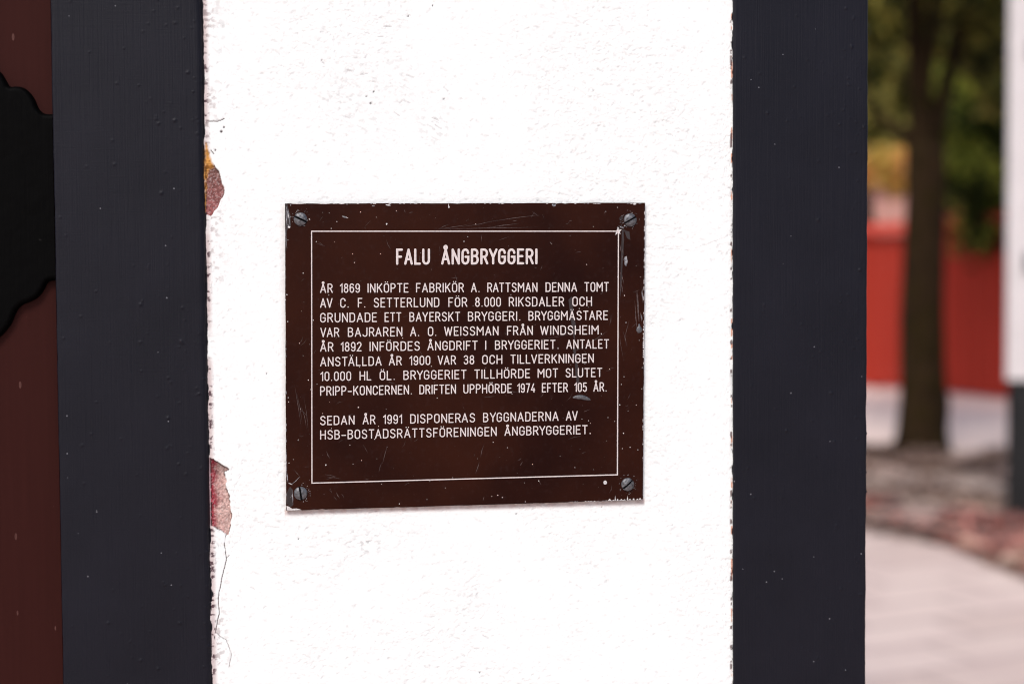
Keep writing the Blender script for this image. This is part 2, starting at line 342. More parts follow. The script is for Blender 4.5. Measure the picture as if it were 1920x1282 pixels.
for s in (s1, s2): paint(sstep(.0007, .0002, np.abs(s-.0002))*sstep(.45, .6, fbm(X*200, Z*200, 91, 2)+.04)*(X > PXL+.0035)*(1-m3)*.8, (.10, .055, .05))
paint(sstep(.0009, .0002, np.abs(dl-.0004))*m2, (.62, .45, .47)); paint(sstep(.0008, .0002, np.abs(dl-.0013))*m2*sstep(.4, .55, rag2+.05), (.06, .02, .02))
# where it meets the right post: ragged black paint with orange and pink bits
dr = PXR-X; ragr = fbm(X*260, Z*130, 101, 5)
edger = 0.0003+0.0042*(ragr-0.44); paint(sstep(.0012, .0002, np.abs(dr-.0016))*sstep(.58, .66, fbm(X*200, Z*95, 103, 3)), (.62, .30, .20))
paint(sstep(.0016, .0002, np.abs(dr-.0022))*sstep(.60, .68, fbm(X*300, Z*240, 107, 3)), (.12, .07, .07)); paint(sstep(.0003, -.0003, dr-edger), (.012, .012, .016))
# faint red-brown band painted just under the plaque's lower edge
p0, p1 = on_wall(536, 958), on_wall(1206, 938); zl = p0[2]+(X-p0[0])*(p1[2]-p0[2])/(p1[0]-p0[0])
wash = sstep(-.0052, -.0012, Z-zl)*sstep(.003, 0, Z-zl)*(X > p0[0]-.001)*(X < p1[0]+.001); paint(wash*(0.35+0.4*mot), (.42, .24, .21))
dx0 = on_wall(534, 641)[0]; side = sstep(-.004, -.0005, X-dx0)*sstep(.002, 0, X-dx0)*(Z > p0[2])*(Z < on_wall(534, 382)[2]); paint(side*0.25*mot, (.5, .33, .3))
# the rim swells over or sinks below the post edge
h = h + sstep(.004, 0, dl)*0.0022*(fbm(X*60, Z*60, 111, 3)-.62) + sstep(.004, 0, dr)*0.0022*(fbm(X*60, Z*60, 113, 3)-.62)
P = np.stack([X, -h, Z], -1)
hpar(grid_mesh('plaster_panel', P, M_PLASTER, None, C))

# --- timber posts
def post(name, x0, x1, rl, rr, back, seed, npimple):
    prof = [(x0, back, -1, 0), (x0, 0.05, -1, 0)]
    for k in range(7): a = math.pi*k/12; prof.append((x0+rl-rl*math.cos(a), YF+rl-rl*math.sin(a), -math.cos(a), -math.sin(a)))
    for x in np.linspace(x0+rl, x1-rr, max(2, int((x1-x0-rl-rr)/0.0009)))[1:-1]: prof.append((x, YF, 0, -1))
    for k in range(7): a = math.pi*(6-k)/12; prof.append((x1-rr+rr*math.cos(a), YF+rr-rr*math.sin(a), math.cos(a), -math.sin(a)))
    prof += [(x1, 0.05, 1, 0), (x1, back, 1, 0)]; pr = np.array(prof)
    zz = steps((0.0, ZA, 0.03), (ZA, ZB, 0.0009), (ZB, 2.7, 0.03))
    XX, ZZ = np.meshgrid(pr[:, 0], zz); YY = np.meshgrid(pr[:, 1], zz)[0]; NX = np.meshgrid(pr[:, 2], zz)[0]; NY = np.meshgrid(pr[:, 3], zz)[0]
    g = np.random.default_rng(seed); hh = 0.00035*(fbm(XX*8, ZZ*3, seed, 3)-.5) + 0.00010*(fbm(XX*260, ZZ*9, seed+3, 3)-.5)
    hh += sstep(x1-.012, x1, XX)*0.0010*(fbm(XX*90, ZZ*45, seed+5, 3)-.5) + sstep(x0+.006, x0, XX)*0.0008*(fbm(XX*90, ZZ*60, seed+6, 3)-.5)
    for _ in range(npimple):
        cx = x0+(x1-x0)*(g.random() if g.random() < .45 else 1-abs(g.normal(0, .22)) % 1); cz = ZA+(ZB-ZA)*g.random(); r = .00045+.0006*g.random()**3
        i0, i1 = np.searchsorted(zz, (cz-4*r, cz+4*r)); sl_ = slice(i0, i1)
        hh[sl_] += (.0009*g.random()+.0003)*np.exp(-((XX[sl_]-cx)**2+(ZZ[sl_]-cz)**2)/(r*r))
    hh[YY > .03] = 0
    return hpar(grid_mesh(name, np.stack([XX+NX*hh, YY+NY*hh, ZZ], -1), M_POST, None))
post('timber_post', LX0, LX1, 0.0015, 0.0052, 0.16, 5, 230)
post('timber_post', RX0, RX1, 0.0016, 0.0030, 0.16, 6, 220)
# flat blister of old filler on the left post, and small drips
# side wall, top beam and roof behind and above the photographed strip
hpar(box_rows('side_wall', M_PLAIN, None, [((RX1-0.14, 0.162, 0.0), (RX1-0.02, 3.2, 2.7))]))
hpar(box_rows('top_beam', M_POST, None, [((LX0-1.15, -0.006, 2.702), (RX1, 0.16, 2.86))], 0.004))
hpar(box_rows('roof', M_TILE, None, [((LX0-1.25, -0.10, 2.864), (RX1+0.10, 3.4, 2.95))], 0.01))
# --- door at the left
YD = 0.012
door_x1 = LX0-0.0012
m = MB(); xw = door_x1
for w in (0.112, 0.135, 0.128, 0.140, 0.131, 0.137, 0.13):
    m.box((xw-w+0.0012, YD, 0.03), (xw, YD+0.035, 2.66), 0, 0.0012); xw -= w
door = hpar(m.build('door', M_DOOR))
out = [(-70, 118), (-45, 112), (-20, 118), (0, 136), (9, 151), (15, 163), (28, 161), (41, 163), (54, 173), (63, 187), (69, 203), (78, 212), (88, 214), (96, 212)]
bot = [(102, 524), (94, 525), (86, 529), (81, 540), (75, 550), (66, 559), (52, 566), (40, 570), (30, 579), (24, 592), (19, 606), (9, 619), (0, 629), (-22, 645), (-48, 650), (-70, 644)]
yq = YD-0.007
tp, bt = wall2(out, yq), wall2(bot, yq); tp[-1] = (door_x1+0.006, tp[-1][1]); bt[0] = (door_x1+0.006, bt[0][1])
right = tp+bt; cxh = right[0][0]; outline = right + [(2*cxh-x, z) for x, z in reversed(right[1:-1])]
def smooth_outline(o, times=2):
    o = np.array(o)
    for _ in range(times):
        nxt = np.roll(o, -1, 0); o = np.stack([o*.75+nxt*.25, o*.25+nxt*.75], 1).reshape(-1, 2)
    return [tuple(p) for p in o]
hx = np.arange(2*cxh-door_x1-.004, door_x1-.0003, .0007); hz = np.arange(min(z for _, z in outline)-.004, max(z for _, z in outline)+.004, .0007)
HX, HZ = np.meshgrid(hx, hz); sd = in_poly(HX, HZ, smooth_outline(outline, 1))
tt = np.clip(sd/.0038, -1, 1); hh = np.where(sd > 0, .0028+.0042*np.sqrt(np.clip(1-(1-np.clip(tt, 0, 1))**2, 0, 1)), .0028+sd*6).clip(-.003, .01)
hh += np.where(sd > 0, .00025*(fbm(HX*260, HZ*12, 121, 3)-.5)+.0005*(fbm(HX*90, HZ*90, 123, 3)-.5), 0)
hp = grid_mesh('hinge_plate', np.stack([HX, YD-hh, HZ], -1), M_IRON, door)

# ------------------------------------------------------------------ the plaque
YB, YT = -0.0016, -0.0036                                      # back and front of the 2 mm plate
plaque = tag(empty('plaque', (0, YB, ZP)), 'dark brown metal plaque with cream lettering screwed to the white plaster', 'plaque')
def ppar(o): o.parent = plaque; o.matrix_parent_inverse = Matrix.Translation(plaque.location).inverted(); return o
corners = [(534.3, 381.8), (1209.8, 380.3), (1205.8, 937.2), (536.5, 957.2)]
edge_pts = []
for (a, b), (c, d) in zip(corners, corners[1:]+corners[:1]):
    n = 90; seg = np.random.default_rng(int(a)); w = 0
    for k in range(n):
        tt = k/n; w = 0.75*w + seg.normal(0, .22)
        nick = -1.6*seg.random() if seg.random() < .05 else 0
        off = (w*.5+nick*.6)*(0 if k == 0 else 1); L = math.hypot(c-a, d-b); nxp, nyp = (d-b)/L, -(c-a)/L
        edge_pts.append((a+(c-a)*tt+nxp*off, b+(d-b)*tt+nyp*off))
o2 = wall2(edge_pts, YT); n = len(o2); cx0, cz0 = np.mean(o2, 0)
ins = [(x+(cx0-x)*.0035, z+(cz0-z)*.0035) for x, z in o2]
pv = [(x, YB, z) for x, z in o2] + [(x, YT+.0004, z) for x, z in o2] + [(x, YT, z) for x, z in ins]
pf = [tuple(range(n-1, -1, -1))] + [(k*n+i, k*n+(i+1) % n, (k+1)*n+(i+1) % n, (k+1)*n+i) for k in range(2) for i in range(n)] + [tuple(range(2*n, 3*n))]
PM = MB(); PM.add(pv, pf, 0)
LIFT = [0]
def lift(base=.00004): LIFT[0] += 1; return YT - base - 0.8e-7*LIFT[0]
def blob(px, py, rx, ry, mi, ang=0, jag=.25, n=9):
    y = lift(); pts = []
    for k in range(n):
        a = 2*math.pi*k/n; r = 1+random.uniform(-jag, jag); x_, y_ = rx*r*math.cos(a), ry*r*math.sin(a)
        pts.append((px+x_*math.cos(ang)-y_*math.sin(ang), py+x_*math.sin(ang)+y_*math.cos(ang)))
    PM.add([(x, y, z) for x, z in wall2(pts, y)], [tuple(range(n))], mi)
def polyp(pts, mi):
    y = lift(); PM.add([(x, y, z) for x, z in wall2(pts, y)], [tuple(range(len(pts)))], mi)
def sliver(a, b, c, d, w, mi, bend=0):
    y = lift(); mx, my = (a+c)/2, (b+d)/2; L = math.hypot(c-a, d-b)+1e-6; nx, ny = -(d-b)/L, (c-a)/L
    mx += nx*bend; my += ny*bend
    PM.add([(x, y, z) for x, z in wall2([(a, b), (mx+nx*w/2, my+ny*w/2), (c, d), (mx-nx*w/2, my-ny*w/2)], y)], [(0, 1, 2, 3)], mi)
# paint specks (1 bare metal, 2 white flake, 3 dull scratch, 4 grey smear)
specks = [(661,476,1.8),(713.5,476,1.6),(664.5,492.3,1.8),(568.5,512,1.9),(538,552.5,2),(535.7,562,1.6),(616.5,553.3,1.5),(539.5,602.8,2),(587.2,600,2),(561.6,643.3,2),(578,712.3,1.8),(594.5,720,1.4),(582.5,730,1.2),
    (540.4,745,1.8),(541,753.2,2.2),(671.8,763.5,2.6),(617.5,753.6,1.3),(621.5,803,1.3),(709.8,799,1.4),(656,834,1.6),(611,871.5,2.6),(678,863,1.5),(662,869.5,1.3),(559,825,1.4),(542,868,1.5),(819.8,746,1.8),(808.8,686.5,2),(755,633.8,1.6),
    (674,688,1.7),(702.7,823,1.9),(870,452.6,1.8),(877,444,1.2),(1099.8,495.8,1.7),(1034,457,1.1),(1158,519,1.3),(1171,554,2),(1201,519,1.4),(1158.4,587.2,1.7),(1173.7,604.7,1.6),(1198.4,638,1.3),(1143,691.7,1.7),(1204,689,1.5),
    (1170,706,1.4),(1165,720.5,1.4),(1203.5,728.6,1.5),(1162,758.6,2),(1193,759,1.3),(1177.6,770,1.2),(1152.8,789.7,1.3),(1140,782.5,1.2),(1103.6,788.4,1.4),(1169,811.8,2),(1181.5,838,1.8),(1166.8,840.5,1.4),(1196,843,1.6),
    (924.7,828.7,1.6),(951.5,839,1.5),(998.6,870,1.6),(1010,901,1.9),(1078,876,1.3),(806,976-74,1.3),(715.5,907,1.3),(848.5,895,1.2),(835,914.5,1.6),(748.6,944,1.8),(800.6,936,1.2),(724,767,1),(540,450,1.2),(545,385,1.6),(580,411,2),(621,428.5,1.6),
    (627,453.5,1.2),(592.7,453,1.6),(631.5,415.5,1.4),(676,397.8,1.7),(743,395.6,1.5),(705.5,407.5,1.2),(650.6,383,1.5),(1158,389,1.5),(1136,396.5,1.3),(1112.5,425,1.5),(892,420,1.1),(1103,381,1.5),(1125,382,1.3),(885.6,381,1.7),(892,381.5,1.3),(1046,546,2),(1086,578.5,1.5),(958,553,1.3),
    (887,573,1.1),(1032,455,1),(965,474,1.2),(960,738.5,1.2),(929,772,1),(1107,793,1.1),(1113,880,1),(985,940,1.6),(967,945,1.4),(922,930,1.6),(933,928,2),(942,932,1.7),(605,775,1.2),(564,766,1.2),(550,861,1.3)]
for x, y, r in specks: blob(x, y, r*.50, r*.54, 2)
g = np.random.default_rng(12)
for _ in range(260):
    x, y = 538+664*g.random(), 386+548*g.random(); r = .3+.4*g.random()**3; blob(x, y, r, r, 3 if g.random() < .8 else 2, n=5)
blob(1134.8, 904.3, 3.4, 3.8, 2, n=12, jag=.08)
# fine scratches
scr = [(816,430,1017,426,1),(918,416,1013,403,1.1),(862,426,935,412,.9),(914,427,975,419,1.2),(960,415,970,413,1.4),(1066,416,1073,414,1.5),(596,452,606,460,.8),(592,456,610,462,.8),(552,720,565,800,1),(565,760,575,805,.9),(556,735,567,795,.8),
       (612,845,619,860,1.4),(717,870,727,833,1.2),(710,886,716,866,.9),(608,889,632,894,1),(612,894,640,897,.8),(610,899,630,894,.7),(617,918,622,924,1.6),(630,922,637,934,1.5),(625,930,632,938,1.2),(640,925,645,934,1),(891,888,899,865,1.5),(901,858,908,832,1.2),
       (975,874,981,864,1.2),(970,863,978,858,1.2),(1063,824,1090,817,.8),(905,745,929,742.5,1),(1013,745,1020,735,.9),(1190,560,1196,630,1.6),(1168,620,1175,650,1.1),(1170,640,1180,600,.8),(1192,540,1200,605,1),(908.5,690,913,689,1.6),(990,640,1100,620,.5),(1140,620,1090,652,1.4),
       (1142,612,1146,590,1.1),(1090,652,1075,660,1.2),(822,430,843,420,1.2),(817,431,880,421,1),(570,745,578,810,.7),(700,545,704,552,.7),(690,700,694,712,.8),(1160,612,1170,680,.6),(758,392,760,399,1),(906,938,908,930,1.3),(766,400,775,398,1)]
for a, b, c, d, w in scr: sliver(a, b, c, d, w*.9, 3, random.uniform(-1.5, 1.5))
for _ in range(110):
    x, y = 540+655*g.random(), 388+540*g.random(); a = g.choice([-.3, -.15, 1.9, 1.2, 2.6])+g.normal(0, .25); L = 4+18*g.random()**2
    sliver(x, y, x+L*math.cos(a), y+L*math.sin(a), .55+.3*g.random(), 3, g.normal(0, 1))
# worn top-left edge, bright chips along the top, torn corners at the bottom
polyp([(534.8,384),(539,384),(541,396),(545,404),(545.5,424),(541,428),(538,432),(536,455),(537,470),(535.4,470),(534.8,420)], 4)
sliver(537,386,540,412,1.8,1); sliver(541,390,544,424,1.6,1,.8); sliver(536,395,538,424,1.5,1); sliver(538.5,420,544,427,2.2,1); sliver(535.5,430,537,466,1.2,1); sliver(540,400,542,410,1.5,2); blob(542,426,2.6,1.8,2)
for a, b in ((542,575),(595,620),(635,647),(700,706),(1040,1044)): sliver(a, 382.4, b, 382.0, 1.5, 2)
for x in g.uniform(620, 1200, 34): sliver(x, 381.9, x+2+5*g.random(), 381.8, 1.2, 1 if g.random() < .6 else 2)
sliver(841,381,841.6,391,1.6,2); blob(841.4,388.4,1.6,2,2); blob(1038.5,384.2,4.4,3.2,1,n=12); blob(1039,382.6,3,1.4,4); blob(1190,382.4,3.6,1.6,2); blob(646,406.5,5.4,1.5,1,.25); sliver(641,404.5,654,409.5,2,2); blob(728,384.7,5,1.2,2,.15); blob(725,420,1.1,2.2,2,.5); blob(700,386.4,3,.8,1)
for x0, hgt, w in ((1143,4,7),(1150,2,5),(1153.5,9.5,2.2),(1158,3.4,4.5),(1165,2.8,6),(1171,2.2,5),(1176.5,8.6,2.6),(1181,2.6,6),(1188,3.5,5),(1195,2.4,5),(1200,4,5)):
    yb = 957.2+(x0-536.5)*(937.2-957.2)/669.3-.9; polyp([(x0-w/2, yb+.2),(x0-w*.2, yb-hgt*.6),(x0+w*.1, yb-hgt),(x0+w*.25, yb-hgt*.4),(x0+w/2, yb)], 2)
for _ in range(30):
    x = g.uniform(1060, 1200); yb = 957.2+(x-536.5)*(937.2-957.2)/669.3-1; sliver(x, yb, x+g.uniform(3, 9), yb-.25, 1.0, 1 if g.random() < .5 else 2)
polyp([(537,925),(540,918),(544,912),(549,918),(548,935),(549,948),(544,950),(537.5,944)], 4); polyp([(537.2,948),(541,949),(548,953.2),(556,952.6),(566,955.4),(552,956.2),(537.6,956.4)], 2)
sliver(548,917,549.5,948,1.6,1); sliver(537,880,540,905,1.6,1); sliver(540,905,549,908,1.6,2); sliver(545,909,563,892,1.2,1,1); sliver(551,880,562,893,1,3); sliver(536.8,840,537.6,900,1.6,1)
for y0 in g.uniform(390, 950, 40): x0 = 534.6+(y0-382)*.0038; sliver(x0+.6, y0, x0+.9, y0+3+9*g.random(), 1.0, 3 if g.random() < .6 else 1)
for y0 in g.uniform(390, 930, 46): x0 = 1209.4-(y0-381)*.0072; sliver(x0-.8, y0, x0-1, y0+2+7*g.random(), 1.3, 3 if g.random() < .4 else 2)
for y0 in g.uniform(615, 680, 26): x0 = 1209-(y0-381)*.0072; blob(x0-.8, y0, .9, 1.2, 2)
for a in ((1195,545,1197.5,604,3.2),(1204,538,1206,570,3.4),(1201,585,1203.5,604,2.4)): sliver(*a, 3); 
sliver(1203,545,1206,562,1.6,1); sliver(1202.5,590,1204,600,1.5,1)
# grey drip track down to the raised dent
for pts in ([(1066,562),(1072,556),(1074,575),(1076,605),(1077,622),(1079,650),(1077,640),(1073,618),(1069,590)], [(1074,652),(1079,652),(1081,675),(1086,695),(1086,720),(1088,737),(1085,737),(1079,705),(1078,680)], [(1072,585),(1078,600),(1080,614),(1074,612)]): polyp(pts, 4)
polyp([(1166,432),(1169,430),(1170,450),(1167,500),(1165,540),(1163,560),(1163,520)], 4); polyp([(1171,482),(1175,480),(1177,490),(1174,499),(1171,496)], 1); polyp([(1170,432),(1180,434),(1182,450),(1176,447)], 4)
for _ in range(16): x, y = 1165+g.normal(0, 2.4), 455+g.random()*90; sliver(x, y, x+g.normal(0, .6), y+5+9*g.random(), 1, 3)
polyp([(1157,430),(1160,426),(1162,431),(1166,430),(1162,435),(1164,439),(1158,437),(1154,441),(1155,434)], 2)
for cx_, cy_, r_ in ((1181, 412, 14), (1176, 907, 15), (563, 410, 14), (563, 924, 15)):
    for _ in range(26):
        a = g.uniform(0, 6.28); d = r_*(.95+.35*g.random()); blob(cx_+d*math.cos(a), cy_+d*math.sin(a), .35+.5*g.random(), .35+.4*g.random(), 1 if g.random() < .5 else (4 if g.random() < .6 else 2), n=6)
for _ in range(40): x, y = 1166+g.normal(0, 4), 404+g.random()*30; blob(x, y, .8+g.random(), .7+.8*g.random(), 4 if g.random() < .7 else 1, n=6)
def dome(px, py, rx, ry, hgt, mi, ang=0, moon=0.0):
    N = 10; b = []; pts = []; f = []
    for k in range(N+1):
        r = k/N
        for j in range(20):
            a = 2*math.pi*j/20; x_, y_ = rx*r*math.cos(a), ry*r*math.sin(a)+moon*(r*math.cos(a))**2
            p = on_wall(px+x_*math.cos(ang)-y_*math.sin(ang), py+x_*math.sin(ang)+y_*math.cos(ang), YT); pts.append((p[0], YT-.00005-hgt*math.sqrt(max(0, 1-r*r)), p[2]))
    for k in range(N):
        for j in range(20): f.append((k*20+j, k*20+(j+1) % 20, (k+1)*20+(j+1) % 20, (k+1)*20+j))
    PM.add(pts, f, mi)
dome(1091, 744.5, 17, 4.2, .0011, 5, .14, 3); dome(1198.5, 618, 5.4, 6.4, .0009, 5); dome(1198.5, 611, 2, 4, .0005, 5)
ppar(PM.build('plate', [M_PLATE, M_BARE, M_FLAKE, M_SCR, M_SMEAR, M_SCREW]))

# --- engraved lettering: single-stroke capitals
def arc(cx, cy, rx, ry, a0, a1, n=9): return [(cx+rx*math.cos(R(a0+(a1-a0)*k/(n-1))), cy+ry*math.sin(R(a0+(a1-a0)*k/(n-1)))) for k in range(n)]
def glyph(ch):
    w = .50; r = .25
    if ch in 'ÅÄ':
        gw, st = glyph('A'); c = gw/2
        return gw, st + ([arc(c, 1.16, .10, .10, 90, 450, 13)] if ch == 'Å' else [[(c-.13, 1.20), (c-.13, 1.205)], [(c+.13, 1.20), (c+.13, 1.205)]])
    if ch == 'Ö':
        gw, st = glyph('O'); c = gw/2; return gw, st+[[(c-.13, 1.20), (c-.13, 1.205)], [(c+.13, 1.20), (c+.13, 1.205)]]
    oval = arc(r, 1-r, r, r, 180, 0)+arc(r, r, r, r, 0, -180); oval += [oval[0]]
    G = {
    'A': (.58, [[(0, 0), (.29, 1)], [(.29, 1), (.58, 0)], [(.10, .32), (.48, .32)]]),
    'B': (.49, [[(0, 0), (0, 1)], [(0, 1), (.20, 1)]+arc(.24, .77, .22, .23, 90, -90)+[(0, .54)], [(.18, .54)]+arc(.23, .27, .26, .27, 80, -90)+[(0, 0)]]),
    'C': (.49, [[(.49, .74)]+arc(r, 1-r, .24, r, 0, 180)+arc(r, r, .25, r, 180, 360)+[(.49, .26)]]),
    'D': (.50, [[(0, 0), (0, 1), (.22, 1)]+arc(.24, .74, .26, .26, 90, 0)+arc(.24, .26, .26, .26, 0, -90)+[(0, 0)]]),
    'E': (.43, [[(.43, 1), (0, 1), (0, 0), (.43, 0)], [(0, .52), (.36, .52)]]),
    'F': (.42, [[(.42, 1), (0, 1), (0, 0)], [(0, .50), (.35, .50)]]),
    'G': (.50, [[(.48, .76)]+arc(r, 1-r, .24, r, 8, 180)+arc(r, r, r, r, 180, 360)+[(.50, .48), (.27, .48)]]),
    'H': (.52, [[(0, 0), (0, 1)], [(.52, 0), (.52, 1)], [(0, .51), (.52, .51)]]),
    'I': (.0, [[(0, 0), (0, 1)]]),
    'J': (.42, [[(.42, 1)]+arc(.20, .23, .22, .23, 0, -165)]),
    'K': (.52, [[(0, 0), (0, 1)], [(.50, 1), (0, .38)], [(.18, .60), (.52, 0)]]),
    'L': (.41, [[(0, 1), (0, 0), (.41, 0)]]),
    'M': (.66, [[(0, 0), (0, 1)], [(0, 1), (.33, .42)], [(.33, .42), (.66, 1)], [(.66, 1), (.66, 0)]]),
    'N': (.52, [[(0, 0), (0, 1)], [(0, 1), (.52, 0)], [(.52, 0), (.52, 1)]]),
    'O': (.50, [oval]),
    'P': (.48, [[(0, 0), (0, 1)], [(0, 1), (.20, 1)]+arc(.23, .73, .25, .27, 90, -90)+[(0, .46)]]),
    'R': (.50, [[(0, 0), (0, 1)], [(0, 1), (.20, 1)]+arc(.23, .74, .25, .26, 90, -90)+[(0, .48)], [(.26, .48), (.50, 0)]]),
    'S': (.49, [[(.47, .80)]+arc(.245, .77, .225, .23, 15, 180)+[(.05, .66), (.12, .57), (.25, .52), (.38, .46), (.46, .38)]+arc(.245, .24, .245, .24, 12, -165)]),
    'T': (.50, [[(0, 1), (.50, 1)], [(.25, 1), (.25, 0)]]),
    'U': (.51, [[(0, 1)]+arc(.255, .255, .255, .255, 180, 360)+[(.51, 1)]]),
    'V': (.56, [[(0, 1), (.28, 0)], [(.28, 0), (.56, 1)]]),
    'W': (.80, [[(0, 1), (.20, 0)], [(.20, 0), (.40, .92)], [(.40, .92), (.60, 0)], [(.60, 0), (.80, 1)]]),
    'Y': (.56, [[(0, 1), (.28, .44)], [(.56, 1), (.28, .44)], [(.28, .44), (.28, 0)]]),
    '0': (.46, [[(x*.92, y) for x, y in oval]]),
    '1': (.22, [[(0, .78), (.22, 1), (.22, 0)]]),
    '2': (.46, [arc(.23, .77, .22, .23, 170, 0)+[(.43, .64), (0, 0), (.46, 0)]]),
    '3': (.45, [[(.01, .84)]+arc(.22, .77, .21, .23, 150, -90)+[(.15, .54)], [(.22, .54)]+arc(.22, .27, .23, .27, 80, -160)]),
    '4': (.48, [[(.32, 1), (0, .25), (.48, .25)], [(.37, .45), (.37, 0)]]),
    '5': (.45, [[(.42, 1), (.05, 1), (.03, .54)]+arc(.22, .32, .23, .30, 130, 0)+arc(.22, .26, .23, .26, 0, -160)]),
    '6': (.46, [[(.42, .84)]+arc(.23, .77, .22, .23, 25, 180)+[(.0, .34)], arc(.23, .31, .23, .31, 180, 540, 17)]),
    '7': (.45, [[(0, 1), (.45, 1), (.15, 0)]]),
    '8': (.46, [arc(.23, .77, .20, .23, -90, 270, 15), arc(.23, .27, .23, .27, 90, 450, 15)]),
    '9': (.46, [[(.04, .16)]+arc(.23, .23, .22, .23, 205, 360)+[(.46, .66)], arc(.23, .69, .23, .31, 0, 360, 17)]),
    '.': (.0, [[(0, .01), (0, .015)]]), '-': (.40, [[(0, .40), (.40, .40)]])}
    return G[ch]
def ribbon(mb, pts, hw, y):
    """flat round-ended stroke; pts are photo-plane pixels"""
    p = [np.array(q, float) for q in pts]; q = [p[0]]
    for b in p[1:]:
        if np.linalg.norm(b-q[-1]) > 1e-3: q.append(b)
    if len(q) < 2:
        ring = [(q[0][0]+hw*1.25*math.cos(k*math.pi/5), q[0][1]+hw*1.25*math.sin(k*math.pi/5)) for k in range(10)]
        mb.add([(x, y, z) for x, z in wall2(ring, y)], [tuple(range(10))]); return
    closed = np.linalg.norm(q[0]-q[-1]) < .05 and len(q) > 4
    if closed: q = q[:-1]
    n = len(q); Lf = []; Rt = []
    for i in range(n):
        d0 = q[i]-q[i-1] if (i > 0 or closed) else q[1]-q[0]; d1 = q[(i+1) % n]-q[i] if (i < n-1 or closed) else q[-1]-q[-2]
        d0 = d0/np.linalg.norm(d0); d1 = d1/np.linalg.norm(d1); t_ = d0+d1; t_ /= np.linalg.norm(t_)+1e-9; nn = np.array([-t_[1], t_[0]]); k = hw/max(.5, nn@np.array([-d0[1], d0[0]]))
        Lf.append(q[i]+nn*k); Rt.append(q[i]-nn*k)
    v = Lf+Rt; f = [(i, i+1, n+i+1, n+i) for i in range(n-1)]
    if closed: f.append((n-1, 0, n, 2*n-1))
    else:
        for e, d, s in ((0, q[0]-q[1], 1), (n-1, q[-1]-q[-2], -1)):
            a0 = math.atan2(*(Lf[e]-q[e])[::-1]); b0 = len(v)
            sgn = 1 if (np.array([-(Lf[e]-q[e])[1], (Lf[e]-q[e])[0]])@d) > 0 else -1
            for k in range(1, 5): v.append(q[e]+hw*np.array([math.cos(a0+sgn*math.pi*k/5), math.sin(a0+sgn*math.pi*k/5)]))
            f.append((e, b0, b0+1, b0+2, b0+3, n+e))
    mb.add([(x, y, z) for x, z in wall2(v, y)], f)
def text_line(name, words, y0, y1, hw, gap=.29):
    """words: (text, x0, x1); y0/y1: (x, top, bottom) of the capitals at two places along the line"""
    mb = MB()
    for txt, xa, xb in words:
        tot = 0; lay = []
        for i, ch in enumerate(txt):
            gw, st = glyph(ch)
            if i:
                gp = gap
                pr_ = txt[i-1]+ch
                if pr_ in ('AV', 'VA', 'AT', 'TA', 'TÄ', 'RY', 'YG', 'AY', 'LT', 'RA', 'LV'): gp *= .72
                if ch == '.' or txt[i-1] == '.': gp *= 1.2
                tot += gp
            lay.append((tot, st)); tot += gw
        k = (xb-xa-2*hw)/tot if tot > .01 else 1
        for off, st in lay:
            for j, s in enumerate(st):
                pts = []
                for u, v_ in s:
                    x = xa+hw+(off+u)*k; tt = (x-y0[0])/(y1[0]-y0[0]); top = y0[1]+(y1[1]-y0[1])*tt+hw; bo = y0[2]+(y1[2]-y0[2])*tt-hw
                    pts.append((x, bo+(top-bo)*v_))
                # ring and dots keep their own round shape
                ribbon(mb, pts, hw, YT-.00030-.000012*j)
    return ppar(mb.build(name, M_LETTER))
text_line('heading', [('FALU', 742.6, 806.3), ('ÅNGBRYGGERI', 827.1, 1007.8)], (742, 466.0, 496.6), (1008, 465.8, 495.6), 2.12, .32)
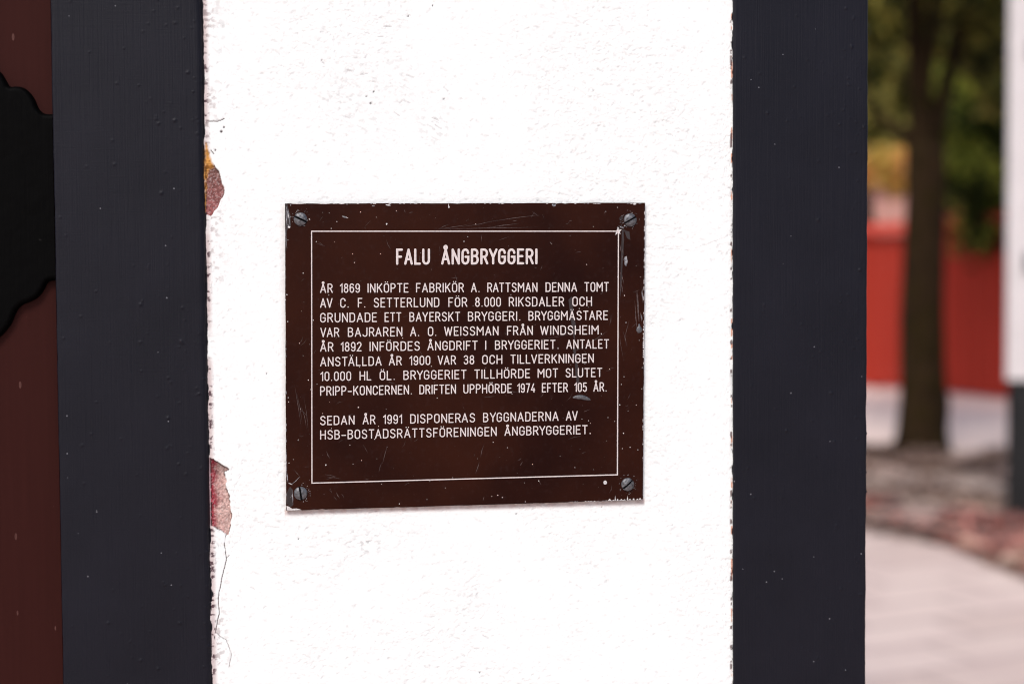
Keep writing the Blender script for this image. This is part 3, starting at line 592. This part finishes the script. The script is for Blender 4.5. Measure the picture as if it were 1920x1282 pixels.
TL = [
 ([('ÅR', 600.2, 624), ('1869', 637.2, 674.9), ('INKÖPTE', 689.1, 766), ('FABRIKÖR', 780, 869.9), ('A.', 883.1, 899.1), ('RATTSMAN', 913.6, 1007.8), ('DENNA', 1022.8, 1082), ('TOMT', 1095.5, 1141.7)], (600, 531.6, 549.2), (1140, 528.8, 546.8)),
 ([('AV', 600.2, 623.5), ('C.', 637.8, 653.7), ('F.', 670.9, 685), ('SETTERLUND', 700.6, 823.8), ('FÖR', 840.6, 876.3), ('8.000', 890.8, 939.2), ('RIKSDALER', 954, 1057.9), ('OCH', 1073, 1110)], (600, 558.9, 577.1), (1110, 555.9, 573.9)),
 ([('GRUNDADE', 600.2, 706.9), ('ETT', 721, 752.5), ('BAYERSKT', 767.5, 862.8), ('BRYGGERI.', 877.3, 975.6), ('BRYGGMÄSTARE', 990.7, 1140)], (600, 586.6, 604.6), (1140, 582, 599.7)),
 ([('VAR', 600.6, 636.3), ('BAJRAREN', 652.2, 754.4), ('A.', 769, 785.9), ('O.', 802.2, 818.1), ('WEISSMAN', 832.8, 934.8), ('FRÅN', 950.6, 999.1), ('WINDSHEIM.', 1012.8, 1128.5)], (600, 614.2, 632), (1128, 609.4, 626.9)),
 ([('ÅR', 600.2, 625.4), ('1892', 638.7, 678), ('INFÖRDES', 692.9, 787.2), ('ÅNGDRIFT', 801.3, 895.7), ('I', 909.7, 912.6), ('BRYGGERIET.', 928, 1047.3), ('ANTALET', 1061.8, 1141.9)], (600, 641.5, 659.4), (1140, 635.8, 653.2)),
 ([('ANSTÄLLDA', 600.2, 715.6), ('ÅR', 729, 753.4), ('1900', 767.5, 806.9), ('VAR', 820.6, 855), ('38', 869.3, 889.3), ('OCH', 904, 941.9), ('TILLVERKNINGEN', 957, 1113.4)], (600, 669.2, 687), (1113, 662.7, 679.9)),
 ([('10.000', 600.6, 658.4), ('HL', 674.1, 696.3), ('ÖL.', 711.8, 740), ('BRYGGERIET', 756.3, 874.8), ('TILLHÖRDE', 889.3, 993.9), ('MOT', 1008, 1046.5), ('SLUTET', 1060.4, 1129.2)], (600, 696.6, 714.3), (1129, 689.2, 706.6)),
 ([('PRIPP-KONCERNEN.', 600.2, 772.2), ('DRIFTEN', 786.3, 855), ('UPPHÖRDE', 868.7, 959.8), ('1974', 969.8, 1003.6), ('EFTER', 1016, 1064.9), ('105', 1076.8, 1100.5), ('ÅR.', 1112.5, 1137.5)], (600, 724, 741.8), (1137, 716.2, 733.7)),
 ([('SEDAN', 600.2, 664.8), ('ÅR', 679.9, 704.1), ('1991', 718.2, 754), ('DISPONERAS', 769, 890.8), ('BYGGNADERNA', 905.7, 1047.3), ('AV', 1061, 1083.2)], (600, 779.5, 797), (1083, 770.2, 788)),
 ([('HSB-BOSTADSRÄTTSFÖRENINGEN', 600.2, 931.3), ('ÅNGBRYGGERIET.', 945.8, 1107.6)], (600, 806.2, 824), (1107, 796.3, 813.5))]
for w, a, b in TL: text_line('text_line', w, a, b, 1.03)
mb = MB(); bc = [(584.2, 433.7), (1159.6, 433.6), (1157.6, 889.6), (584.9, 905.2)]
ribbon(mb, bc + [bc[0]], 1.0, YT-.0003); ppar(mb.build('border_line', M_LETTER))

# --- four slotted screws
def screw(px, py, rpx, ang, slot):
    c = on_wall(px, py, YT); r = rpx*np.linalg.norm(on_wall(px+1, py, YT)-c); N = 18; v = []; f = []; na = 56
    for k in range(N+1):
        rr = k/N
        for j in range(na):
            a = 2*math.pi*j/na; x_, z_ = rr*math.cos(a), rr*math.sin(a)
            hgt = .0030*math.sqrt(max(0, 1-(rr*.97)**2))*.8+.0003
            dd = abs(-x_*math.sin(ang)+z_*math.cos(ang))
            if dd < slot: hgt = min(hgt, .0007)
            v.append((c[0]+r*x_, YT+.0001-hgt+.00012*math.sin(9*x_+px)*math.cos(7*z_), c[2]+r*z_))
    for j in range(na): v.append((c[0]+r*math.cos(2*math.pi*j/na), YT+.0004, c[2]+r*math.sin(2*math.pi*j/na)))
    for k in range(N+1):
        for j in range(na): f.append((k*na+j, k*na+(j+1) % na, (k+1)*na+(j+1) % na, (k+1)*na+j))
    mi = []
    for q in f:
        p_ = np.mean([v[i] for i in q], 0); dd = abs(-(p_[0]-c[0])/r*math.sin(ang)+(p_[2]-c[2])/r*math.cos(ang)); mi.append(1 if dd < slot else 0)
    return ppar(pydata('screw', v, f, [M_SCREW, M_SLOT], None, False, mi))
screw(563.3, 411, 12.6, R(-25), .13); screw(1181.2, 412.6, 12.0, R(29), .11); screw(563.6, 924.3, 12.6, R(-81), .13); screw(1176.6, 907.6, 12.0, R(40), .12)

# ------------------------------------------------------------------ ground
def gpoly(name, pts, z, mat):
    v = [on_ground(x, y, z) for x, y in pts]; return tag(pydata(name, v, [tuple(range(len(v)))], mat), kind='structure')
tag(pydata('ground', [(-150, -60, 0), (150, -60, 0), (150, 240, 0), (-150, 240, 0)], [(0, 1, 2, 3)], M_GROUND), kind='structure')
gpoly('forecourt', [(1200, 832), (1660, 838), (1800, 846), (2300, 838), (2300, 690), (1200, 690)], .004, M_FARPAVE)
gpoly('planting_bed', [(1200, 900), (1640, 890), (1760, 885), (1900, 890), (2400, 905), (2400, 850), (1800, 848), (1660, 840), (1200, 838)], .006, M_SOIL)
gpoly('gravel_strip', [(1200, 945), (1640, 938), (1740, 946), (1900, 962), (2400, 1000), (2400, 906), (1900, 891), (1760, 886), (1640, 891), (1200, 901)], .006, M_TAN)
gpoly('flower_bed', [(1200, 950), (1640, 941), (1740, 950), (1900, 965), (2400, 1010), (2400, 1270), (1920, 1086), (1760, 1020), (1630, 985), (1200, 960)], .008, M_BED)
a, b = on_ground(1200, 958, .012), on_ground(1640, 987, .012); c, d = on_ground(1760, 1022, .012), on_ground(1930, 1090, .012); e = on_ground(2300, 1240, .012)
tag(pydata('path', [(-40, -40, .012), (e[0]+8, -40, .012), (e[0], e[1], .012), tuple(d), tuple(c), tuple(b), tuple(a), (-40, a[1]+1, .012)], [tuple(range(8))], M_PAVE), kind='structure')

# ------------------------------------------------------------------ leaves, trees
def leaf_cloud(name, centres, sizes, mat, parent=None, flat=False, seed=1):
    g = np.random.default_rng(seed); n = len(centres); c = np.asarray(centres); s = np.asarray(sizes)[:, None]
    d1 = g.normal(size=(n, 3)); 
    if flat: d1[:, 2] *= .25
    d1 /= np.linalg.norm(d1, axis=1)[:, None]; d2 = np.cross(d1, g.normal(size=(n, 3)) if not flat else np.array([0, 0, 1.])+g.normal(0, .25, (n, 3))); d2 /= np.linalg.norm(d2, axis=1)[:, None]
    v = np.stack([c-d1*s, c+d2*s*.5, c+d1*s, c-d2*s*.5], 1).reshape(-1, 3)
    q = np.arange(4*n, dtype=np.int32)
    me = bpy.data.meshes.new(name); me.vertices.add(4*n); me.vertices.foreach_set('co', v.reshape(-1).astype(np.float32)); me.loops.add(4*n); me.loops.foreach_set('vertex_index', q)
    me.polygons.add(n); me.polygons.foreach_set('loop_start', np.arange(0, 4*n, 4, dtype=np.int32)); me.update(calc_edges=True)
    return link_obj(name, me, mat, parent)
def clumps(centres, radii, per, seed, size=(.05, .10), squash=.8):
    g = np.random.default_rng(seed); out = []; sz = []
    for c, r in zip(centres, radii):
        n = int(per*r*r); d = g.normal(size=(n, 3)); d /= np.linalg.norm(d, axis=1)[:, None]; rr = r*g.random(n)[:, None]**.45
        p = np.array(c)+d*rr*np.array([1, 1, squash])*(0.75+.5*vnoise(d[:, 0]*3+9, d[:, 1]*3+d[:, 2]*2+9, seed)[:, None]); out.append(p); sz.append(g.uniform(*size, n))
    return np.concatenate(out), np.concatenate(sz)
def limb(mb, pts, radii, sides=10, wob=.06, seed=0):
    g = np.random.default_rng(seed); pts = [np.array(p, float) for p in pts]; rings = []
    P_, R_ = [], []
    for (p, q), (r0, r1) in zip(zip(pts[:-1], pts[1:]), zip(radii[:-1], radii[1:])):
        for k in range(4): P_.append(p+(q-p)*k/4); R_.append(r0+(r1-r0)*k/4)
    P_.append(pts[-1]); R_.append(radii[-1]); v = []; f = []
    for i, (p, r) in enumerate(zip(P_, R_)):
        d = P_[min(i+1, len(P_)-1)]-P_[max(i-1, 0)]; d /= np.linalg.norm(d); a = np.cross(d, [0.3, 1, .1]); a /= np.linalg.norm(a); b = np.cross(d, a)
        for k in range(sides):
            th = 2*math.pi*k/sides; rr = r*(1+wob*math.sin(3*th+i*.7)+g.normal(0, wob*.4)); v.append(p+a*rr*math.cos(th)+b*rr*math.sin(th))
    for i in range(len(P_)-1):
        for k in range(sides): f.append((i*sides+k, i*sides+(k+1) % sides, (i+1)*sides+(k+1) % sides, (i+1)*sides+k))
    f.append(tuple(range((len(P_)-1)*sides, len(P_)*sides))); mb.add(v, f)
def tree(label, base, trunk_limbs, cl, rad, per, mat, seed, size=(.05, .1), squash=.8, cat='tree', name='tree', group=None, stem='trunk'):
    base = np.array(base); root = tag(empty(name, tuple(base)), label, cat, group); mb = MB()
    for k, (pts, rr) in enumerate(trunk_limbs): limb(mb, [np.array(p)-base for p in pts], rr, seed=seed+k)
    mb.build(stem, M_BARK, root, True)
    c, s = clumps([np.array(p)-base for p in cl], rad, per, seed, size, squash); leaf_cloud('crown', c, s, mat, root, seed=seed); return root
# the tree beside the forecourt
SD = np.array(sv)
D = float((on_ground(1730, 846)-CAM)@FW)
T = lambda x, y, dd=0.0: at_depth(x, y, D+dd)
b0 = on_ground(1729, 846)
g = np.random.default_rng(40); cl = []; rd = []
for _ in range(26):
    x, y = g.uniform(1450, 2050), g.uniform(-300, 40); cl.append(T(x, y, g.uniform(-1.6, 2.0))); rd.append(g.uniform(.28, .55))
for x, y in ((1660, 60), (1640, 130), (1800, 60), (1850, 30), (1840, 120), (1790, 20), (1700, 10), (1870, 190), (1655, 20)): cl.append(T(x, y, g.uniform(.2, 1.6))); rd.append(g.uniform(.2, .34))
for x in (1775, 1805, 1840, 1880, 1930):  # extra crown clumps towards the sun, added to shade the fence's right part
    for zf in (.1, .5, .9, 1.3, 1.7, 2.1):
        p_ = on_ground(x, 742); p_[2] = zf; cl.append(p_+SD*((4.5+g.uniform(-.1, 1.3)-zf)/SD[2])); rd.append(g.uniform(.42, .6))
tree('mossy brown forked tree with dark olive leaves in front of the red fence', b0,
     [([b0-[0, 0, .1], b0+[0, 0, .12], T(1730, 720), T(1731, 560), T(1733, 400), T(1737, 270)], [.33, .255, .225, .205, .195, .18]),
      ([T(1734, 300), T(1722, 170), T(1716, 60), T(1722, -200)], [.13, .10, .085, .05]),
      ([T(1738, 300), T(1768, 190), T(1795, 90, .2), T(1830, -160, .4)], [.12, .075, .06, .04]),
      ([T(1730, 300), T(1700, 255), T(1660, 232, .1), T(1600, 170, .3)], [.10, .06, .05, .03]),
      ([T(1728, 200), T(1750, 60, -.2), T(1760, -200)], [.07, .055, .03])],
     cl, rd, 1500, M_LEAF, 41, (.05, .09))

# ------------------------------------------------------------------ red fence behind the tree
A, Bc, E_ = on_ground(1430, 712), on_ground(1742, 735), on_ground(2010, 766)
def fence_run(p, q, z1, root, cap=True):
    p = np.array(p); q = np.array(q); L = np.linalg.norm(q-p); d = (q-p)/L; nrm = np.array([d[1], -d[0], 0]); n = int(L/.145); m = MB()
    for k in range(n):
        a_ = p+d*(k*L/n+.006); b_ = p+d*((k+1)*L/n-.006); off = nrm*(.012 if k % 2 else .0); t_ = nrm*.022
        v = [a_+off, b_+off, b_+off+t_, a_+off+t_]; zt = z1
        m.add([(x[0], x[1], .05) for x in v]+[(x[0], x[1], zt) for x in v], [(0,3,2,1),(4,5,6,7),(0,1,5,4),(1,2,6,5),(2,3,7,6),(3,0,4,7)])
    m.build('board_panel', M_RED, root)
    if cap:
        a_, b_ = p-d*.02, q+d*.02; m = MB(); v = [a_-nrm*.14, b_-nrm*.14, b_+nrm*.16, a_+nrm*.16]
        zz = [z1+.16, z1+.16, z1+.012, z1+.012]; m.add([(x[0], x[1], z) for x, z in zip(v, zz)]+[(x[0], x[1], z+.035) for x, z in zip(v, zz)], [(0,3,2,1),(4,5,6,7),(0,1,5,4),(1,2,6,5),(2,3,7,6),(3,0,4,7)])
        m.build('sloped_capping', M_REDCAP, root)
    m = MB()
    for k in range(int(L/2.4)+1):
        c = p+d*min(L-.06, k*2.4+.06)-nrm*.08; m.box((c[0]-.05, c[1]-.05, 0), (c[0]+.05, c[1]+.05, z1-.05))
        o = m.build('fence_post', M_RED, root); m = MB()
def topz(p, px, py): d_ = (np.array(p)-CAM)@FW; return at_depth(px, py, d_)[2]
fz = topz(on_ground(1650, 727), 1650, 442)
fn = tag(empty('board_fence', (0, 0, 0)), 'red board fence with sloped red capping behind the forked tree', 'fence'); fence_run(A, Bc, fz, fn); fence_run(Bc, E_, fz+.1, fn, True)
# shrubs and trees beyond the fence
def beyond(px, py, extra): d_ = (np.array(on_ground(px, 735))-CAM)@FW; return at_depth(px, py, d_+extra)
def tall_shrub(label, px, ptop, pbot, width, extra, mat, seed, cat, name, per=900, size=(.06, .12), dens=26, rads=(.4, .8)):
    g = np.random.default_rng(seed); cl = []; rd = []
    for _ in range(dens): cl.append(beyond(px+g.uniform(-width, width), g.uniform(ptop, pbot), extra+g.uniform(-.8, .8))); rd.append(g.uniform(*rads))
    c = np.mean(cl, 0); base = np.array([c[0], c[1], 0]); zt = max(p[2] for p in cl)
    return tree(label, base, [([base-[0, 0, .1], base+[.05, 0, zt*.4], base+[0, .05, zt*.85]], [.16, .12, .05])], cl, rd, per, mat, seed, size, .9, cat, name)
# dense shrub hanging over the fence on the right, in front of it
g = np.random.default_rng(77); cl = []; rd = []
for _ in range(30):
    x, y = g.uniform(1790, 1960), g.uniform(120, 400); cl.append(beyond(x, y, g.uniform(-2.0, -.6))); rd.append(g.uniform(.30, .52))
for _ in range(24):
    x, y = g.uniform(1790, 2050), g.uniform(385, 450); cl.append(beyond(x, y, g.uniform(-1.6, -.6))); rd.append(g.uniform(.30, .42))
c = np.mean(cl, 0); base = np.array([c[0]+.7, c[1]-.1, 0])
tree('dark green bushy tree overhanging the right end of the red fence', base, [([base-[0, 0, .1], base+[-.1, 0, 1.2], base+[-.3, .1, 3.0]], [.10, .08, .04])], cl, rd, 1300, M_GREEN, 78, (.05, .10), .9)
tall_shrub('loose olive tree behind the red fence, left of the forked trunk', 1600, -140, 230, 110, 8.0, M_OLIVE, 51, 'tree', 'tree')
tall_shrub('dense olive green tree behind the red fence and forked trunk', 1790, -160, 300, 120, 4.5, M_OLIVE, 52, 'tree', 'tree', dens=34)
tall_shrub('dark evergreen tree beyond the right end of the red fence', 1950, -200, 380, 120, 4.0, M_GREEN, 53, 'tree', 'tree', dens=36)
tall_shrub('low yellow autumn shrub showing above the left of the red fence', 1630, 300, 340, 80, 2.2, M_AUTUMN, 54, 'shrub', 'shrub', per=2200, dens=16, rads=(.18, .34))
# far belt of woodland and salmon house
wr = np.random.default_rng(60); cl = []; rd = []
for _ in range(210): cl.append((wr.uniform(-6, 44), wr.uniform(46, 54), wr.uniform(.5, 15))); rd.append(wr.uniform(1.4, 2.4))
c_, s_ = clumps(cl, rd, 110, 61, (.22, .42)); tag(leaf_cloud('woodland', c_, s_, M_OLIVE, None, seed=62), 'olive green belt of trees far behind the salmon house', 'woodland', kind='stuff')
hs = tag(empty('salmon_house', (0, 0, 0)), 'blurred salmon pink house beyond the red fence', 'house'); p = beyond(1665, 400, 14); zt = beyond(1665, 346, 14)[2]
box_rows('wall', M_SALMON, hs, [((p[0]-6, p[1], 0), (p[0]+.6, p[1]+5, zt))]); m = MB()
m.add([(p[0]-6.3, p[1]-.3, zt), (p[0]+.9, p[1]-.3, zt), (p[0]+.9, p[1]+5.3, zt), (p[0]-6.3, p[1]+5.3, zt), (p[0]-6.3, p[1]+2.5, zt+.9), (p[0]+.9, p[1]+2.5, zt+.9)], [(0, 3, 2, 1), (0, 1, 5, 4), (2, 3, 4, 5), (1, 2, 5), (3, 0, 4)]); m.build('roof', M_TILE, hs)

# ------------------------------------------------------------------ white house at the right edge
q0 = on_ground(1904, 972); dq = (q0-CAM)@FW; q1 = at_depth(1886, 640, dq); zpl = at_depth(1900, 712, dq)[2]; zt = 5.2
wh = tag(empty('white_house', (float(q1[0]), float(q1[1]), 0)), 'white rendered house corner on a charcoal plinth at the right edge', 'house')
def wpar(o): o.parent = wh; o.matrix_parent_inverse = Matrix.Translation(wh.location).inverted(); return o
wpar(box_rows('wall', M_WHITE, None, [((q1[0], q1[1], zpl), (q1[0]+5, q1[1]+1.4, zt))], .01))
wpar(box_rows('plinth', M_PLINTH, None, [((q1[0]+.012, q1[1]+.02, 0), (q1[0]+4.95, q1[1]+1.36, zpl-.002))], .01))
wpar(box_rows('roof', M_TILE, None, [((q1[0]-.1, q1[1]-.15, zt+.003), (q1[0]+5.2, q1[1]+1.6, zt+.2))], .02))
for py in (98, 492):
    w_ = at_depth(1921, py, dq); wpar(box_rows('shutter_hinge', M_GREY, None, [((w_[0]-.015, q1[1]-.03, w_[2]-.07), (w_[0]+.10, q1[1]-.002, w_[2]+.07))], .004))

wh.rotation_euler.z = R(-31)

# ------------------------------------------------------------------ leaf litter and thin grass
def scatter(poly_px, n, seed, z):
    g = np.random.default_rng(seed); pts = np.array([on_ground(x, y)[:2] for x, y in poly_px]); lo, hi = pts.min(0), pts.max(0); xy = g.uniform(lo, hi, (n*3, 2))
    k = in_poly(xy[:, 0], xy[:, 1], [tuple(p) for p in pts]) > 0; xy = xy[k][:n]; return np.column_stack([xy, np.full(len(xy), z)+g.uniform(0, .05, len(xy))])
pt = scatter([(1560, 972), (1660, 985), (1760, 1015), (1960, 1098), (2050, 1110), (2050, 1000), (1920, 985), (1760, 955), (1640, 946), (1560, 945)], 5200, 91, .015)
pt = pt[vnoise(pt[:, 0]*2.2, pt[:, 1]*2.2, 5) > .38]
tag(leaf_cloud('fallen_leaves', pt, np.random.default_rng(3).uniform(.03, .07, len(pt)), M_LITTER, None, True, 92), 'red and pink fallen leaves lying beside the pale path', 'leaves', kind='stuff')
pt = scatter([(1560, 900), (1960, 895), (2050, 1000), (2050, 1130), (1960, 1112), (1760, 1030), (1560, 992)], 2600, 98, .016)
pt = pt[vnoise(pt[:, 0]*1.9, pt[:, 1]*1.9, 12) > .45]
tag(leaf_cloud('leaf_litter', pt, np.random.default_rng(5).uniform(.025, .06, len(pt)), M_GRASS, None, True, 99), 'brown leaf litter strewn over the gravel and path edge', 'leaves', kind='stuff')
pt = scatter([(1560, 895), (1760, 884), (1960, 892), (1960, 852), (1800, 850), (1660, 842), (1560, 842)], 5000, 95, .02); pt = pt[vnoise(pt[:, 0]*2.6, pt[:, 1]*2.6, 8) > .36]
tag(leaf_cloud('grass', pt, np.random.default_rng(4).uniform(.03, .06, len(pt)), M_GRASS, None, True, 96), 'thin dry grass and litter round the foot of the forked tree', 'grass', kind='stuff')
